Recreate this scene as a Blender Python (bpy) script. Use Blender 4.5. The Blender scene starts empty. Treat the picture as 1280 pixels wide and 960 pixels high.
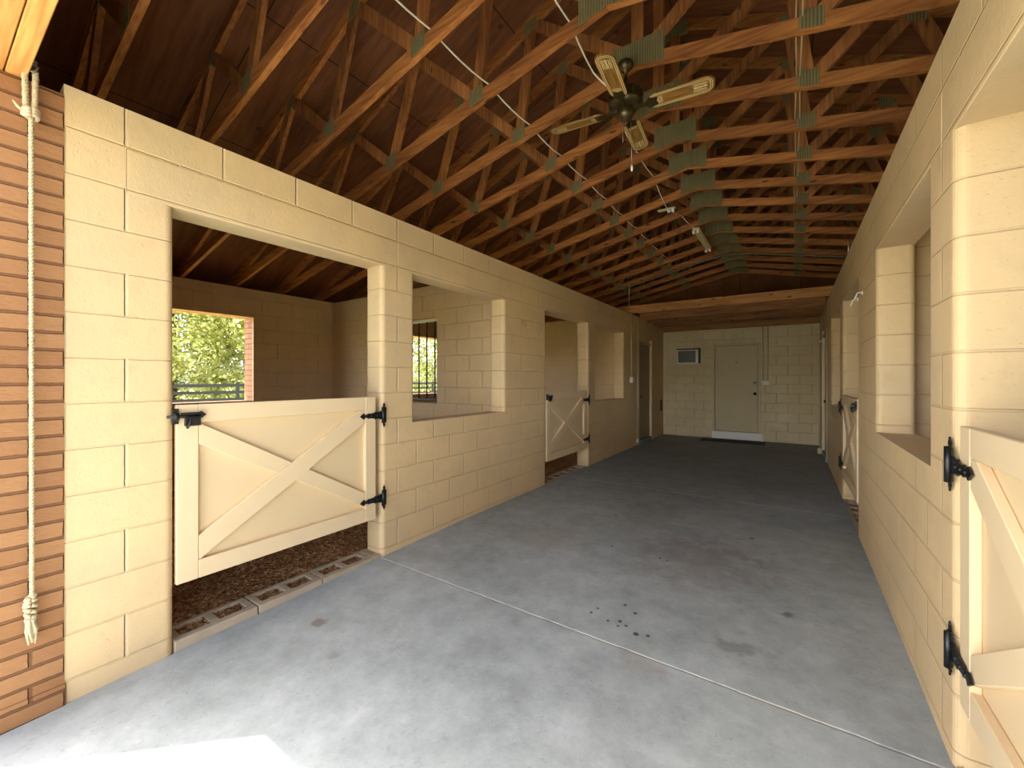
import bpy, bmesh, math, random
from mathutils import Vector, Matrix
random.seed(7)
C = bpy.context.scene.collection
PI = math.pi

# ------------------------------------------------------------------ helpers
class MB:
    """collects shapes, then links them as one mesh object"""
    def __init__(s):
        s.v = []; s.f = []; s.sm = []
    def poly(s, vs, fs, smooth=False):
        o = len(s.v)
        s.v += [tuple(p) for p in vs]
        for f in fs:
            s.f.append([i + o for i in f]); s.sm.append(smooth)
        return s
    def box(s, x0, x1, y0, y1, z0, z1):
        vs = [(x, y, z) for x in (x0, x1) for y in (y0, y1) for z in (z0, z1)]
        return s.poly(vs, [(0, 1, 3, 2), (4, 6, 7, 5), (0, 4, 5, 1), (2, 3, 7, 6), (0, 2, 6, 4), (1, 5, 7, 3)])
    def prism(s, pts, axis, a, b, smooth=False):
        """pts: 2-D outline; extruded along axis 'x' (pts=yz), 'y' (pts=xz), 'z' (pts=xy)"""
        n = len(pts)
        def P(p, t):
            return {'x': (t, p[0], p[1]), 'y': (p[0], t, p[1]), 'z': (p[0], p[1], t)}[axis]
        vs = [P(p, a) for p in pts] + [P(p, b) for p in pts]
        fs = [tuple(range(n)), tuple(range(2 * n - 1, n - 1, -1))]
        s.poly(vs, fs)
        o = len(s.v) - 2 * n
        for i in range(n):
            j = (i + 1) % n
            s.f.append([o + i, o + j, o + n + j, o + n + i]); s.sm.append(smooth)
        return s
    def bar(s, p0, p1, w, h, up=(0, 0, 1)):
        p0 = Vector(p0); p1 = Vector(p1); d = (p1 - p0).normalized()
        side = d.cross(Vector(up)).normalized(); u = side.cross(d).normalized()
        vs = []
        for p in (p0, p1):
            for a, b in ((-1, -1), (1, -1), (1, 1), (-1, 1)):
                vs.append(p + side * (a * w / 2) + u * (b * h / 2))
        return s.poly(vs, [(0, 1, 2, 3), (7, 6, 5, 4), (0, 4, 5, 1), (1, 5, 6, 2), (2, 6, 7, 3), (3, 7, 4, 0)])
    def tube(s, pts, r, n=8, cap=True):
        pts = [Vector(p) for p in pts]
        rs = r if isinstance(r, (list, tuple)) else [r] * len(pts)
        d0 = (pts[1] - pts[0]).normalized()
        a = Vector((0, 0, 1)) if abs(d0.z) < .9 else Vector((1, 0, 0))
        u = d0.cross(a).normalized()
        vs = []
        for i, p in enumerate(pts):
            d = (pts[min(i + 1, len(pts) - 1)] - pts[max(i - 1, 0)]).normalized()
            u = (u - d * u.dot(d)).normalized(); w = d.cross(u)
            for k in range(n):
                t = 2 * PI * k / n
                vs.append(p + (u * math.cos(t) + w * math.sin(t)) * rs[i])
        fs = []
        for i in range(len(pts) - 1):
            for k in range(n):
                fs.append((i * n + k, i * n + (k + 1) % n, (i + 1) * n + (k + 1) % n, (i + 1) * n + k))
        s.poly(vs, fs, True)
        if cap:
            o = len(s.v) - len(vs); m = (len(pts) - 1) * n
            s.f.append([o + k for k in range(n)][::-1]); s.sm.append(False)
            s.f.append([o + m + k for k in range(n)]); s.sm.append(False)
        return s
    def lathe(s, prof, c=(0, 0, 0), n=24, axis='z'):
        """prof: (radius, height) pairs"""
        vs = []
        for r, h in prof:
            for k in range(n):
                t = 2 * PI * k / n; a, b = r * math.cos(t), r * math.sin(t)
                p = {'z': (a, b, h), 'x': (h, a, b), 'y': (a, h, b)}[axis]
                vs.append((p[0] + c[0], p[1] + c[1], p[2] + c[2]))
        fs = []
        for i in range(len(prof) - 1):
            for k in range(n):
                fs.append((i * n + k, i * n + (k + 1) % n, (i + 1) * n + (k + 1) % n, (i + 1) * n + k))
        return s.poly(vs, fs, True)
    def turn(s, M):
        s.v = [tuple(M @ Vector(p)) for p in s.v]; return s
    def build(s, name, m, parent=None, bevel=0, seg=1):
        off = parent_world(parent) if parent else Vector((0, 0, 0))
        me = bpy.data.meshes.new(name)
        me.from_pydata([tuple(Vector(p) - off) for p in s.v], [], s.f)
        me.polygons.foreach_set('use_smooth', s.sm)
        bm = bmesh.new(); bm.from_mesh(me)
        bmesh.ops.recalc_face_normals(bm, faces=bm.faces[:])
        bm.to_mesh(me); bm.free()
        me.materials.append(m)
        o = bpy.data.objects.new(name, me); C.objects.link(o)
        if parent: o.parent = parent
        if bevel:
            b = o.modifiers.new('bevel', 'BEVEL'); b.width = bevel; b.segments = seg; b.limit_method = 'ANGLE'
            b.angle_limit = .6
        return o
def parent_world(p):
    v = Vector((0, 0, 0))
    while p is not None:
        v += p.location; p = p.parent
    return v
def tag(o, label, cat, group=None, kind=None):
    o['label'] = label; o['category'] = cat
    if group: o['group'] = group
    if kind: o['kind'] = kind
    return o
def empty(name, loc, label, cat, group=None):
    o = bpy.data.objects.new(name, None); C.objects.link(o); o.location = loc
    return tag(o, label, cat, group)
def struct(o, label=None, cat=None):
    o['kind'] = 'structure'
    if label: o['label'] = label
    if cat: o['category'] = cat
    return o

# ------------------------------------------------------------------ materials
def lin(c):
    return tuple((x / 12.92 if x <= .04045 else ((x + .055) / 1.055) ** 2.4) for x in [v / 255 for v in c])
class NT:
    def __init__(s, name):
        s.m = bpy.data.materials.new(name); s.m.use_nodes = True
        s.t = s.m.node_tree; s.b = s.t.nodes['Principled BSDF']
    def n(s, typ, **kw):
        o = s.t.nodes.new(typ)
        for k, v in kw.items(): setattr(o, k, v)
        return o
    def l(s, a, b): s.t.links.new(a, b)
    def val(s, sock, x):
        if isinstance(x, (int, float)): sock.default_value = x
        else: s.l(x, sock)
    def math(s, op, a, b=None, c=None, clamp=False):
        o = s.n('ShaderNodeMath', operation=op); o.use_clamp = clamp
        s.val(o.inputs[0], a)
        if b is not None: s.val(o.inputs[1], b)
        if c is not None: s.val(o.inputs[2], c)
        return o.outputs[0]
    def smooth(s, x, e0, e1):
        o = s.n('ShaderNodeMapRange', interpolation_type='SMOOTHSTEP')
        s.val(o.inputs[0], x); o.inputs[1].default_value = e0; o.inputs[2].default_value = e1
        return o.outputs[0]
    def ramp(s, x, stops):
        o = s.n('ShaderNodeValToRGB')
        e = o.color_ramp.elements
        while len(e) < len(stops): e.new(.5)
        for k, (p, c) in enumerate(stops):
            e[k].position = p; e[k].color = (*lin(c), 1)
        s.val(o.inputs[0], x); return o.outputs[0]
    def mix(s, f, a, b, blend='MIX'):
        o = s.n('ShaderNodeMix', data_type='RGBA', blend_type=blend)
        s.val(o.inputs[0], f)
        for k, c in ((6, a), (7, b)):
            if isinstance(c, tuple): o.inputs[k].default_value = (*lin(c), 1)
            else: s.l(c, o.inputs[k])
        return o.outputs[2]
    def coord(s):
        o = s.n('ShaderNodeTexCoord').outputs['Object']
        x = s.n('ShaderNodeSeparateXYZ'); s.l(o, x.inputs[0])
        return o, x.outputs[0], x.outputs[1], x.outputs[2]
    def noise(s, vec, scale, detail=4, rough=.55, sc3=None):
        if sc3:
            mp = s.n('ShaderNodeMapping'); mp.inputs['Scale'].default_value = sc3
            s.l(vec, mp.inputs[0]); vec = mp.outputs[0]
        o = s.n('ShaderNodeTexNoise'); o.inputs['Scale'].default_value = scale
        o.inputs['Detail'].default_value = detail; o.inputs['Roughness'].default_value = rough
        s.l(vec, o.inputs['Vector']); return o.outputs[0]
    def bump(s, h, dist, strength=1):
        o = s.n('ShaderNodeBump'); o.inputs['Distance'].default_value = dist; o.inputs['Strength'].default_value = strength
        s.l(h, o.inputs['Height']); s.l(o.outputs[0], s.b.inputs['Normal'])
    def col(s, c):
        if isinstance(c, tuple): s.b.inputs['Base Color'].default_value = (*lin(c), 1)
        else: s.l(c, s.b.inputs['Base Color'])
    def set(s, rough=.6, metal=0, spec=.5):
        s.b.inputs['Roughness'].default_value = rough; s.b.inputs['Metallic'].default_value = metal
        s.b.inputs['Specular IOR Level'].default_value = spec
        return s.m
def plain(name, c, rough=.5, metal=0, var=.0, scale=8):
    t = NT(name)
    if var:
        o, *_ = t.coord(); f = t.noise(o, scale)
        d = tuple(max(0, v * (1 - var)) for v in c)
        t.col(t.mix(f, d, c))
    else: t.col(c)
    return t.set(rough, metal)

def block_mat(name, base, worn, L=.414, H=.2053, z0=2.70, u0=2.26, jw=.009, joints=True, running=True, xj=False):
    t = NT(name)
    o, x, y, z = t.coord()
    g = t.n('ShaderNodeNewGeometry'); sn = t.n('ShaderNodeSeparateXYZ'); t.l(g.outputs['True Normal'], sn.inputs[0])
    ny = t.math('GREATER_THAN', t.math('ABSOLUTE', sn.outputs[1]), .72)
    u = t.math('ADD', t.math('MULTIPLY', y, t.math('SUBTRACT', 1, ny)), t.math('MULTIPLY', x, ny))
    r = t.math('DIVIDE', t.math('SUBTRACT', z0, z), H)
    row = t.math('FLOOR', r); fz = t.math('FRACT', t.math('ADD', r, 100))
    odd = t.math('FRACT', t.math('MULTIPLY', t.math('ADD', row, 100), .5))      # 0 or .5
    fu = t.math('FRACT', t.math('ADD', t.math('SUBTRACT', t.math('DIVIDE', t.math('SUBTRACT', u, u0), L), odd), 100))
    dv = t.math('MULTIPLY', t.math('MINIMUM', fu, t.math('SUBTRACT', 1, fu)), L)
    dh = t.math('MULTIPLY', t.math('MINIMUM', fz, t.math('SUBTRACT', 1, fz)), H)
    wob = t.math('MULTIPLY', t.math('SUBTRACT', t.noise(o, 30, 2), .5), .004)
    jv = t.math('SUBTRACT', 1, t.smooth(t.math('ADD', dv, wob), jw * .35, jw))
    jh = t.math('SUBTRACT', 1, t.smooth(t.math('ADD', dh, wob), jw * .2, jw * .75))
    nf = t.noise(o, 110, 3); nm = t.noise(o, 1.7, 5); nd = t.noise(o, 9, 4)
    pit = t.smooth(t.noise(o, 60, 2), .30, .36)
    h = t.math('ADD', t.math('ADD', t.math('MULTIPLY', nf, .12), t.math('MULTIPLY', t.noise(o, 22, 3), .22)), t.math('MULTIPLY', pit, .10))
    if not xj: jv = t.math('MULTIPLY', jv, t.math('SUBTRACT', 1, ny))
    if joints:
        if not running: jv = t.math('MULTIPLY', jv, 0)
        h = t.math('SUBTRACT', h, t.math('MAXIMUM', t.math('MULTIPLY', jv, 1.25), t.math('MULTIPLY', jh, .6)))
    c = t.mix(t.smooth(nm, .35, .7), base, worn)
    c = t.mix(t.math('MULTIPLY', t.smooth(nd, .5, .75), .25), c, tuple(int(v * .86) for v in base))
    if joints: c = t.mix(t.math('MULTIPLY', jv, .18), c, (246, 228, 190)); c = t.mix(t.math('MULTIPLY', jh, .10), c, (150, 124, 88))  # vertical joints tinted paler, painting in the light their edges catch
    t.col(c); t.bump(h, .0065)
    return t.set(.62, 0, .35)

def brick_mat(name, base, base2, mortar, L=.203, H=.0748, z0=2.62, u0=.30, jw=.008):
    t = NT(name)
    o, x, y, z = t.coord()
    g = t.n('ShaderNodeNewGeometry'); sn = t.n('ShaderNodeSeparateXYZ'); t.l(g.outputs['True Normal'], sn.inputs[0])
    ny = t.math('GREATER_THAN', t.math('ABSOLUTE', sn.outputs[1]), .72)
    u = t.math('ADD', t.math('MULTIPLY', y, t.math('SUBTRACT', 1, ny)), t.math('MULTIPLY', x, ny))
    r = t.math('DIVIDE', t.math('SUBTRACT', z0, z), H)
    row = t.math('FLOOR', r); fz = t.math('FRACT', t.math('ADD', r, 100))
    odd = t.math('FRACT', t.math('MULTIPLY', t.math('ADD', row, 100), .5))
    q = t.math('ADD', t.math('SUBTRACT', t.math('DIVIDE', t.math('SUBTRACT', u, u0), L), odd), 100)
    fu = t.math('FRACT', q)
    dv = t.math('MULTIPLY', t.math('MINIMUM', fu, t.math('SUBTRACT', 1, fu)), L)
    dh = t.math('MULTIPLY', t.math('MINIMUM', fz, t.math('SUBTRACT', 1, fz)), H)
    wob = t.math('MULTIPLY', t.math('SUBTRACT', t.noise(o, 40, 3), .5), .006)
    j = t.math('SUBTRACT', 1, t.smooth(t.math('ADD', t.math('MINIMUM', dv, dh), wob), jw * .45, jw))
    cb = t.n('ShaderNodeCombineXYZ'); t.l(t.math('FLOOR', q), cb.inputs[0]); t.l(row, cb.inputs[1])
    wn = t.n('ShaderNodeTexWhiteNoise'); t.l(cb.outputs[0], wn.inputs[0])
    c = t.mix(wn.outputs[0], base, base2)
    nf = t.noise(o, 22, 5, .6, (1, 1, 3))
    c = t.mix(t.math('MULTIPLY', nf, .35), c, tuple(int(v * .75) for v in base))
    t.col(t.mix(j, c, mortar))
    t.bump(t.math('SUBTRACT', t.math('MULTIPLY', nf, .5), j), .008)
    return t.set(.75, 0, .3)

def wood_mat(name, light, dark, axis=0, scale=1., knots=True, rough=.65, rnd=.32):
    """grain runs along the local axis"""
    t = NT(name); o, x, y, z = t.coord()
    oi = t.n('ShaderNodeObjectInfo')
    va = t.n('ShaderNodeVectorMath', operation='ADD'); t.l(o, va.inputs[0])
    wv = t.n('ShaderNodeVectorMath', operation='SCALE'); wv.inputs[0].default_value = (13, 7, 5); t.l(oi.outputs['Random'], wv.inputs['Scale'])
    t.l(wv.outputs[0], va.inputs[1]); v = va.outputs[0]
    s3 = [14, 14, 14]; s3[axis] = .9
    g = t.noise(v, 3.2 * scale, 5, .6, tuple(s3))
    s4 = [4, 4, 4]; s4[axis] = .5
    g2 = t.noise(v, 1.6, 3, .5, tuple(s4))
    f = t.math('ADD', t.math('MULTIPLY', g, .65), t.math('MULTIPLY', g2, .45))
    c = t.mix(t.smooth(f, .35, .75), light, dark)
    if knots:
        s5 = [9, 9, 9]; s5[axis] = 3.0
        k = t.n('ShaderNodeTexVoronoi'); k.inputs['Scale'].default_value = 1.
        mp = t.n('ShaderNodeMapping'); mp.inputs['Scale'].default_value = s5; t.l(v, mp.inputs[0]); t.l(mp.outputs[0], k.inputs['Vector'])
        kk = t.math('SUBTRACT', 1, t.smooth(k.outputs['Distance'], .07, .16))
        c = t.mix(t.math('MULTIPLY', kk, .75), c, tuple(int(v_ * .4) for v_ in dark))
    hv = t.n('ShaderNodeHueSaturation'); t.l(c, hv.inputs['Color'])
    t.l(t.math('ADD', .98 - rnd / 2, t.math('MULTIPLY', oi.outputs['Random'], rnd)), hv.inputs['Value'])
    t.col(hv.outputs[0]); t.bump(g, .002)
    return t.set(rough, 0, .3)

M = {}
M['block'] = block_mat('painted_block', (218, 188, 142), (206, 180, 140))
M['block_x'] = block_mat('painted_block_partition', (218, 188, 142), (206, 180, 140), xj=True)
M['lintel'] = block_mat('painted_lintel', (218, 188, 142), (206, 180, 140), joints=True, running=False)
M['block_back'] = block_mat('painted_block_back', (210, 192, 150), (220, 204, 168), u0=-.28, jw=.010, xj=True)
M['brick'] = brick_mat('tan_brick', (166, 120, 80), (152, 106, 68), (116, 78, 50))
M['brick_out'] = brick_mat('outer_brick', (196, 142, 112), (178, 122, 94), (140, 112, 92))
M['gate'] = plain('painted_gate', (228, 203, 163), .5, 0, .05, 5)
M['gate_panel'] = plain('painted_gate_panel', (224, 198, 156), .55, 0, .05, 4)
M['black'] = plain('black_iron', (16, 16, 18), .38, .0)
M['white'] = plain('white_paint', (238, 234, 224), .45, 0, .06, 10)
M['door'] = plain('door_paint', (212, 196, 156), .65, 0, .10, 2.2)
M['door_dark'] = plain('tan_door_paint', (150, 130, 98), .45, 0, .10, 2.2)
M['frame'] = plain('door_frame_paint', (214, 198, 160), .6, 0, .06, 5)
M['steel'] = plain('galvanised_steel', (165, 165, 158), .35, .8)
M['conduit'] = plain('painted_conduit', (196, 180, 140), .5, 0, .05, 6)
M['wood_x'] = wood_mat('truss_timber', (184, 120, 60), (122, 70, 34), 0)
M['wood_y'] = wood_mat('timber_lengthwise', (184, 120, 60), (122, 70, 34), 1)
M['wood_z'] = wood_mat('web_timber', (172, 112, 58), (112, 66, 34), 2)
M['header'] = wood_mat('header_timber', (214, 158, 88), (176, 112, 54), 0)
M['joist'] = wood_mat('joist_timber', (158, 108, 62), (106, 68, 38), 0, rnd=.5)
M['loft'] = wood_mat('loft_timber', (190, 138, 80), (140, 90, 48), 0, rnd=.6)
M['cable'] = plain('cable_sheath', (225, 214, 190), .5)
M['grey_cable'] = plain('grey_conduit', (120, 112, 92), .5, .2)
M['brass'] = plain('antique_brass', (96, 82, 52), .35, .75, .3, 20)
M['rope'] = plain('rope_fibre', (214, 196, 158), .85, 0, .25, 60)
M['mat'] = plain('rubber_mat', (44, 46, 48), .85, 0, .3, 30)
M['bar'] = plain('grille_bar', (62, 56, 48), .5, .3)
M['panel'] = plain('grey_panel', (112, 112, 108), .25, 0, .15, 12)
M['recess_shade'] = plain('recess_shade_paint', (58, 44, 30), .6)
M['strip'] = plain('strip_enamel', (228, 214, 164), .4, 0, .1, 9)
M['holder'] = plain('lamp_holder_plastic', (236, 232, 220), .4)
M['fence'] = plain('black_fence_paint', (26, 28, 30), .5)
M['bark'] = plain('bark', (92, 78, 62), .9, 0, .4, 6)

# concrete
DOTS = [(-0.846, 2.483, 0.0132), (-0.768, 2.431, 0.0144), (-0.816, 2.306, 0.0144), (-0.773, 2.284, 0.012), (-0.704, 2.242, 0.0192), (-0.645, 2.261, 0.0132), (-0.811, 2.258, 0.0096), (-0.876, 2.275, 0.0108), (-0.972, 2.36, 0.0096), (-0.989, 2.297, 0.012), (-1.466, 4.026, 0.0192), (-1.222, 3.264, 0.0132), (-0.285, 4.103, 0.0216), (-0.837, 3.253, 0.012), (-0.779, 3.234, 0.012)]
def concrete():
    t = NT('floor_concrete'); o, x, y, z = t.coord()
    n1 = t.noise(o, .9, 6, .65); n2 = t.noise(o, 5.5, 7, .72); n3 = t.noise(o, 34, 4, .65)
    c = t.ramp(t.math('ADD', t.math('MULTIPLY', n1, .5), t.math('MULTIPLY', n2, .5)),
               [(.34, (134, 141, 140)), (.5, (160, 168, 168)), (.66, (184, 191, 192))])
    c = t.mix(t.math('MULTIPLY', t.smooth(n3, .55, .75), .22), c, (104, 102, 98))
    # colour gets darker towards the back of the aisle
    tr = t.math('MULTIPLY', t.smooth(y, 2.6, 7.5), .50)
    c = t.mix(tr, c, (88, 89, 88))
    def spot(px, py, r, colr, amt, sx=1.):
        nonlocal c
        wob = t.math('MULTIPLY', t.math('SUBTRACT', t.noise(o, 7, 6, .7), .5), r * 3.2)
        d = t.math('SQRT', t.math('ADD', t.math('POWER', t.math('MULTIPLY', t.math('SUBTRACT', x, px), sx), 2), t.math('POWER', t.math('SUBTRACT', y, py), 2)))
        f = t.math('MULTIPLY', t.math('SUBTRACT', 1, t.smooth(t.math('ADD', d, wob), r * .3, r)), amt)
        c = t.mix(f, c, colr)
    spot(-.62, 3.35, .6, (122, 104, 96), .32)
    spot(-.35, 3.75, .3, (124, 108, 100), .2)
    spot(-1.95, 1.24, .06, (120, 100, 84), .35)
    spot(-1.75, 3.15, .4, (160, 148, 126), .3)
    spot(-1.2, 4.3, .5, (126, 120, 112), .3)
    spot(-.22, 2.42, .08, (84, 84, 82), .5, .6)
    spot(-.02, 2.9, .05, (76, 76, 76), .7)
    spot(-2.28, 1.35, .05, (110, 86, 72), .6)
    spot(-.6, 2.02, .1, (140, 126, 110), .35, .6)
    fl = t.smooth(t.noise(o, 55, 4, .7), .60, .70)
    c = t.mix(t.math('MULTIPLY', t.math('MULTIPLY', fl, t.smooth(t.noise(o, 2.2, 4), .42, .6)), .45), c, (78, 76, 72))
    wf = t.smooth(t.noise(o, 40, 4, .7, (1, 2.2, 1)), .62, .72)
    c = t.mix(t.math('MULTIPLY', wf, .35), c, (214, 216, 212))
    dots = None
    for px, py, r in DOTS:
        d = t.math('SQRT', t.math('ADD', t.math('POWER', t.math('SUBTRACT', x, px), 2), t.math('POWER', t.math('SUBTRACT', y, py), 2)))
        f = t.math('SUBTRACT', 1, t.smooth(d, r * .6, r))
        dots = f if dots is None else t.math('MAXIMUM', dots, f)
    c = t.mix(t.math('MULTIPLY', dots, .85), c, (34, 32, 30))
    jn = t.math('MULTIPLY', t.math('SUBTRACT', t.noise(o, 7, 5), .5), .012)
    hgt = t.math('MULTIPLY', n3, .25)
    for y0 in (2.09, 5.25):
        d = t.math('ABSOLUTE', t.math('ADD', t.math('SUBTRACT', y, y0), jn))
        f = t.math('SUBTRACT', 1, t.smooth(d, .003, .008))
        br = t.math('MULTIPLY', f, t.smooth(t.noise(o, 9, 3), .3, .5))
        c = t.mix(t.math('MULTIPLY', br, .8), c, (222, 218, 206))
        hgt = t.math('SUBTRACT', hgt, f)
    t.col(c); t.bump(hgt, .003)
    return t.set(.62, 0, .4)
M['concrete'] = concrete()
M['sill'] = plain('sill_block', (190, 172, 146), .8, 0, .18, 9)

def deck():
    t = NT('roof_plywood'); o, x, y, z = t.coord()
    g = t.noise(o, 2.2, 6, .65, (1.0, 9, 1)); g2 = t.noise(o, .9, 4, .55, (1, 2.2, 1))
    f = t.math('ADD', t.math('MULTIPLY', g, .6), t.math('MULTIPLY', g2, .5))
    c = t.ramp(f, [(.35, (78, 48, 30)), (.55, (112, 70, 43)), (.75, (138, 90, 56))])
    # sheet seams 1.22 x 2.44
    a = t.math('FRACT', t.math('DIVIDE', t.math('ADD', y, 20.45), 2.44)); b = t.math('FRACT', t.math('DIVIDE', t.math('ADD', x, 20.18), 1.13))
    sa = t.math('MULTIPLY', t.math('MINIMUM', a, t.math('SUBTRACT', 1, a)), 2.44); sb = t.math('MULTIPLY', t.math('MINIMUM', b, t.math('SUBTRACT', 1, b)), 1.13)
    j = t.math('SUBTRACT', 1, t.smooth(t.math('MINIMUM', sa, sb), .002, .006))
    c = t.mix(j, c, (40, 24, 16))
    k = t.n('ShaderNodeTexVoronoi'); k.inputs['Scale'].default_value = 2.6; t.l(o, k.inputs['Vector'])
    c = t.mix(t.math('MULTIPLY', t.math('SUBTRACT', 1, t.smooth(k.outputs['Distance'], .04, .09)), .7), c, (52, 28, 18))
    t.col(c); t.bump(g, .003)
    return t.set(.75, 0, .2)
M['deck'] = deck()

def plate():
    t = NT('gusset_plate'); o, x, y, z = t.coord()
    w = t.math('SINE', t.math('MULTIPLY', x, 2 * PI / .019))
    c = t.mix(t.noise(o, 6, 4), (108, 98, 62), (136, 124, 84))
    c = t.mix(t.math('MULTIPLY', t.smooth(w, .2, .9), .55), c, (62, 56, 34))
    t.col(c); t.bump(w, .002)
    return t.set(.6, .0, .3)
M['plate'] = plate()

def shavings():
    t = NT('wood_shavings'); o, x, y, z = t.coord()
    v = t.n('ShaderNodeTexVoronoi'); v.inputs['Scale'].default_value = 55; t.l(o, v.inputs['Vector'])
    hs = t.n('ShaderNodeSeparateColor'); t.l(v.outputs['Color'], hs.inputs[0])
    c = t.ramp(hs.outputs[0], [(.0, (112, 76, 48)), (.5, (164, 118, 78)), (.85, (200, 158, 112)), (1., (226, 192, 148))])
    c = t.mix(t.math('MULTIPLY', t.smooth(t.noise(o, 3, 4), .4, .7), .4), c, (110, 76, 48))
    t.col(c); t.bump(t.math('ADD', v.outputs['Distance'], t.noise(o, 18, 3)), .02)
    return t.set(.9, 0, .2)
M['shavings'] = shavings()

def grass():
    t = NT('grass_ground'); o, x, y, z = t.coord()
    c = t.ramp(t.noise(o, 3, 6, .7), [(.3, (120, 122, 66)), (.6, (164, 160, 96)), (.8, (196, 186, 128))])
    t.col(c); t.bump(t.noise(o, 40, 3), .03); return t.set(.9, 0, .2)
M['grass'] = grass()
def leaf(name, a, b):
    t = NT(name); o, x, y, z = t.coord()
    t.col(t.mix(t.smooth(t.noise(o, 1.6, 4, .6), .35, .65), a, b))
    tr = t.n('ShaderNodeBsdfTranslucent'); cl = t.b.inputs['Base Color'].links[0].from_socket; t.l(cl, tr.inputs[0])
    mx = t.n('ShaderNodeMixShader'); mx.inputs[0].default_value = .35; t.l(t.b.outputs[0], mx.inputs[1]); t.l(tr.outputs[0], mx.inputs[2])
    t.l(mx.outputs[0], t.t.nodes['Material Output'].inputs[0])
    return t.set(.55, 0, .3)
M['leafA'] = leaf('leaf_bright', (150, 158, 80), (206, 204, 130))
M['leafB'] = leaf('leaf_mid', (104, 122, 72), (170, 178, 114))
M['leafC'] = leaf('leaf_dark', (88, 102, 80), (140, 152, 116))

def blade():
    t = NT('fan_blade_oak'); o, x, y, z = t.coord()
    g = t.noise(o, 4, 5, .6, (1.5, 16, 16))
    c = t.mix(t.smooth(g, .35, .7), (150, 108, 50), (92, 62, 26))
    ax = t.math('SUBTRACT', t.math('ABSOLUTE', t.math('SUBTRACT', x, .385)), .165)
    ay = t.math('SUBTRACT', t.math('ABSOLUTE', y), .016)
    sd = t.math('SUBTRACT', t.math('SQRT', t.math('ADD', t.math('POWER', t.math('MAXIMUM', ax, 0), 2), t.math('POWER', t.math('MAXIMUM', ay, 0), 2))), .03)
    l1 = t.math('SUBTRACT', 1, t.smooth(t.math('ABSOLUTE', t.math('SUBTRACT', sd, .0)), .0015, .0032))
    l2 = t.math('SUBTRACT', 1, t.smooth(t.math('ABSOLUTE', t.math('SUBTRACT', sd, .012)), .0015, .003))
    # curled stencil near both ends
    wv = t.n('ShaderNodeTexWave', wave_type='RINGS'); wv.inputs['Scale'].default_value = 26; wv.inputs['Distortion'].default_value = 6
    t.l(o, wv.inputs['Vector'])
    e1 = t.math('SUBTRACT', 1, t.smooth(t.math('ABSOLUTE', t.math('SUBTRACT', x, .515)), .035, .05))
    e2 = t.math('SUBTRACT', 1, t.smooth(t.math('ABSOLUTE', t.math('SUBTRACT', x, .245)), .015, .025))
    ins = t.math('SUBTRACT', 1, t.smooth(sd, -.012, -.004))
    st = t.math('MULTIPLY', t.math('MULTIPLY', t.smooth(wv.outputs[1], .55, .7), ins), t.math('MAXIMUM', e1, e2))
    f = t.math('MAXIMUM', t.math('MAXIMUM', l1, l2), st)
    t.col(t.mix(t.math('MULTIPLY', f, .85), c, (222, 200, 140)))
    return t.set(.4, 0, .4)
M['blade'] = blade()

# ------------------------------------------------------------------ layout
XL, XR = -2.66, .48            # aisle faces of the two block walls
TH = .20                       # block thickness
YB = 10.65                     # back wall
WT = 2.675                      # wall top
XOL, XOR = -6.26, 4.30         # inner faces of the outer walls
XM = -.98                      # ridge
LZ0, LZ1 = 2.27, 2.485         # lintel course
OPEN = [(.792, 2.102, 0), (2.445, 3.76, 1.005), (4.708, 6.055, 0), (6.37, 7.71, 1.005)]   # (y0, y1, sill)
DOORY = (8.66, 9.52)
ZLOW = -.25
def fz(y):                      # the slab falls a little towards the entrance
    if y > 3.2: return 0.
    if y > .2: return -.072 * ((3.2 - y) / 3.0) ** 1.15
    return max(-.072 + .03 * (y - .2), -.2)

# floor of the aisle and apron outside
fb = MB(); ys = [-14, -9, -6, -4, -2.5, -1.5, -.8, -.3, 0, .2, .4, .6, .8, 1.05, 1.3, 1.6, 2, 2.4, 2.8, 3.2, 4, 5.25, 7, 9, YB]
for a, b in zip(ys[:-1], ys[1:]):
    x0, x1 = (XL, XR) if b > .01 else (-9.0, 8.0)
    fb.poly([(x0, a, fz(a)), (x1, a, fz(a)), (x1, b, fz(b)), (x0, b, fz(b))], [(0, 1, 2, 3)])
    fb.poly([(x0, a, ZLOW), (x1, a, ZLOW), (x1, b, ZLOW), (x0, b, ZLOW)], [(3, 2, 1, 0)])
struct(fb.build('floor', M['concrete']), 'grey concrete floor slab of the stable aisle with stains and joint lines', 'floor')

# corridor walls with openings
R_ = .038
def pier(mb, x0, x1, y0, y1, z0, z1, ra, rb):
    """plan rectangle with rounded vertical edges at the y0 end (ra) / y1 end (rb)"""
    pts = []
    def arc(cx, cy, a0, r):
        if r <= 0: pts.append((cx, cy)); return
        for k in range(7):
            t = a0 + k / 6 * PI / 2; pts.append((cx + r * math.cos(t), cy + r * math.sin(t)))
    arc(x1 - ra, y0 + ra, -PI / 2, ra); arc(x1 - rb, y1 - rb, 0, rb)
    arc(x0 + rb, y1 - rb, PI / 2, rb); arc(x0 + ra, y0 + ra, PI, ra)
    n = len(pts)
    vs = [(p[0], p[1], z0) for p in pts] + [(p[0], p[1], z1) for p in pts]
    mb.poly(vs, [tuple(range(n)), tuple(range(2 * n - 1, n - 1, -1))])
    o = len(mb.v) - 2 * n
    for i in range(n):
        j = (i + 1) % n
        mb.f.append([o + i, o + j, o + n + j, o + n + i]); mb.sm.append(False)
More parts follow.
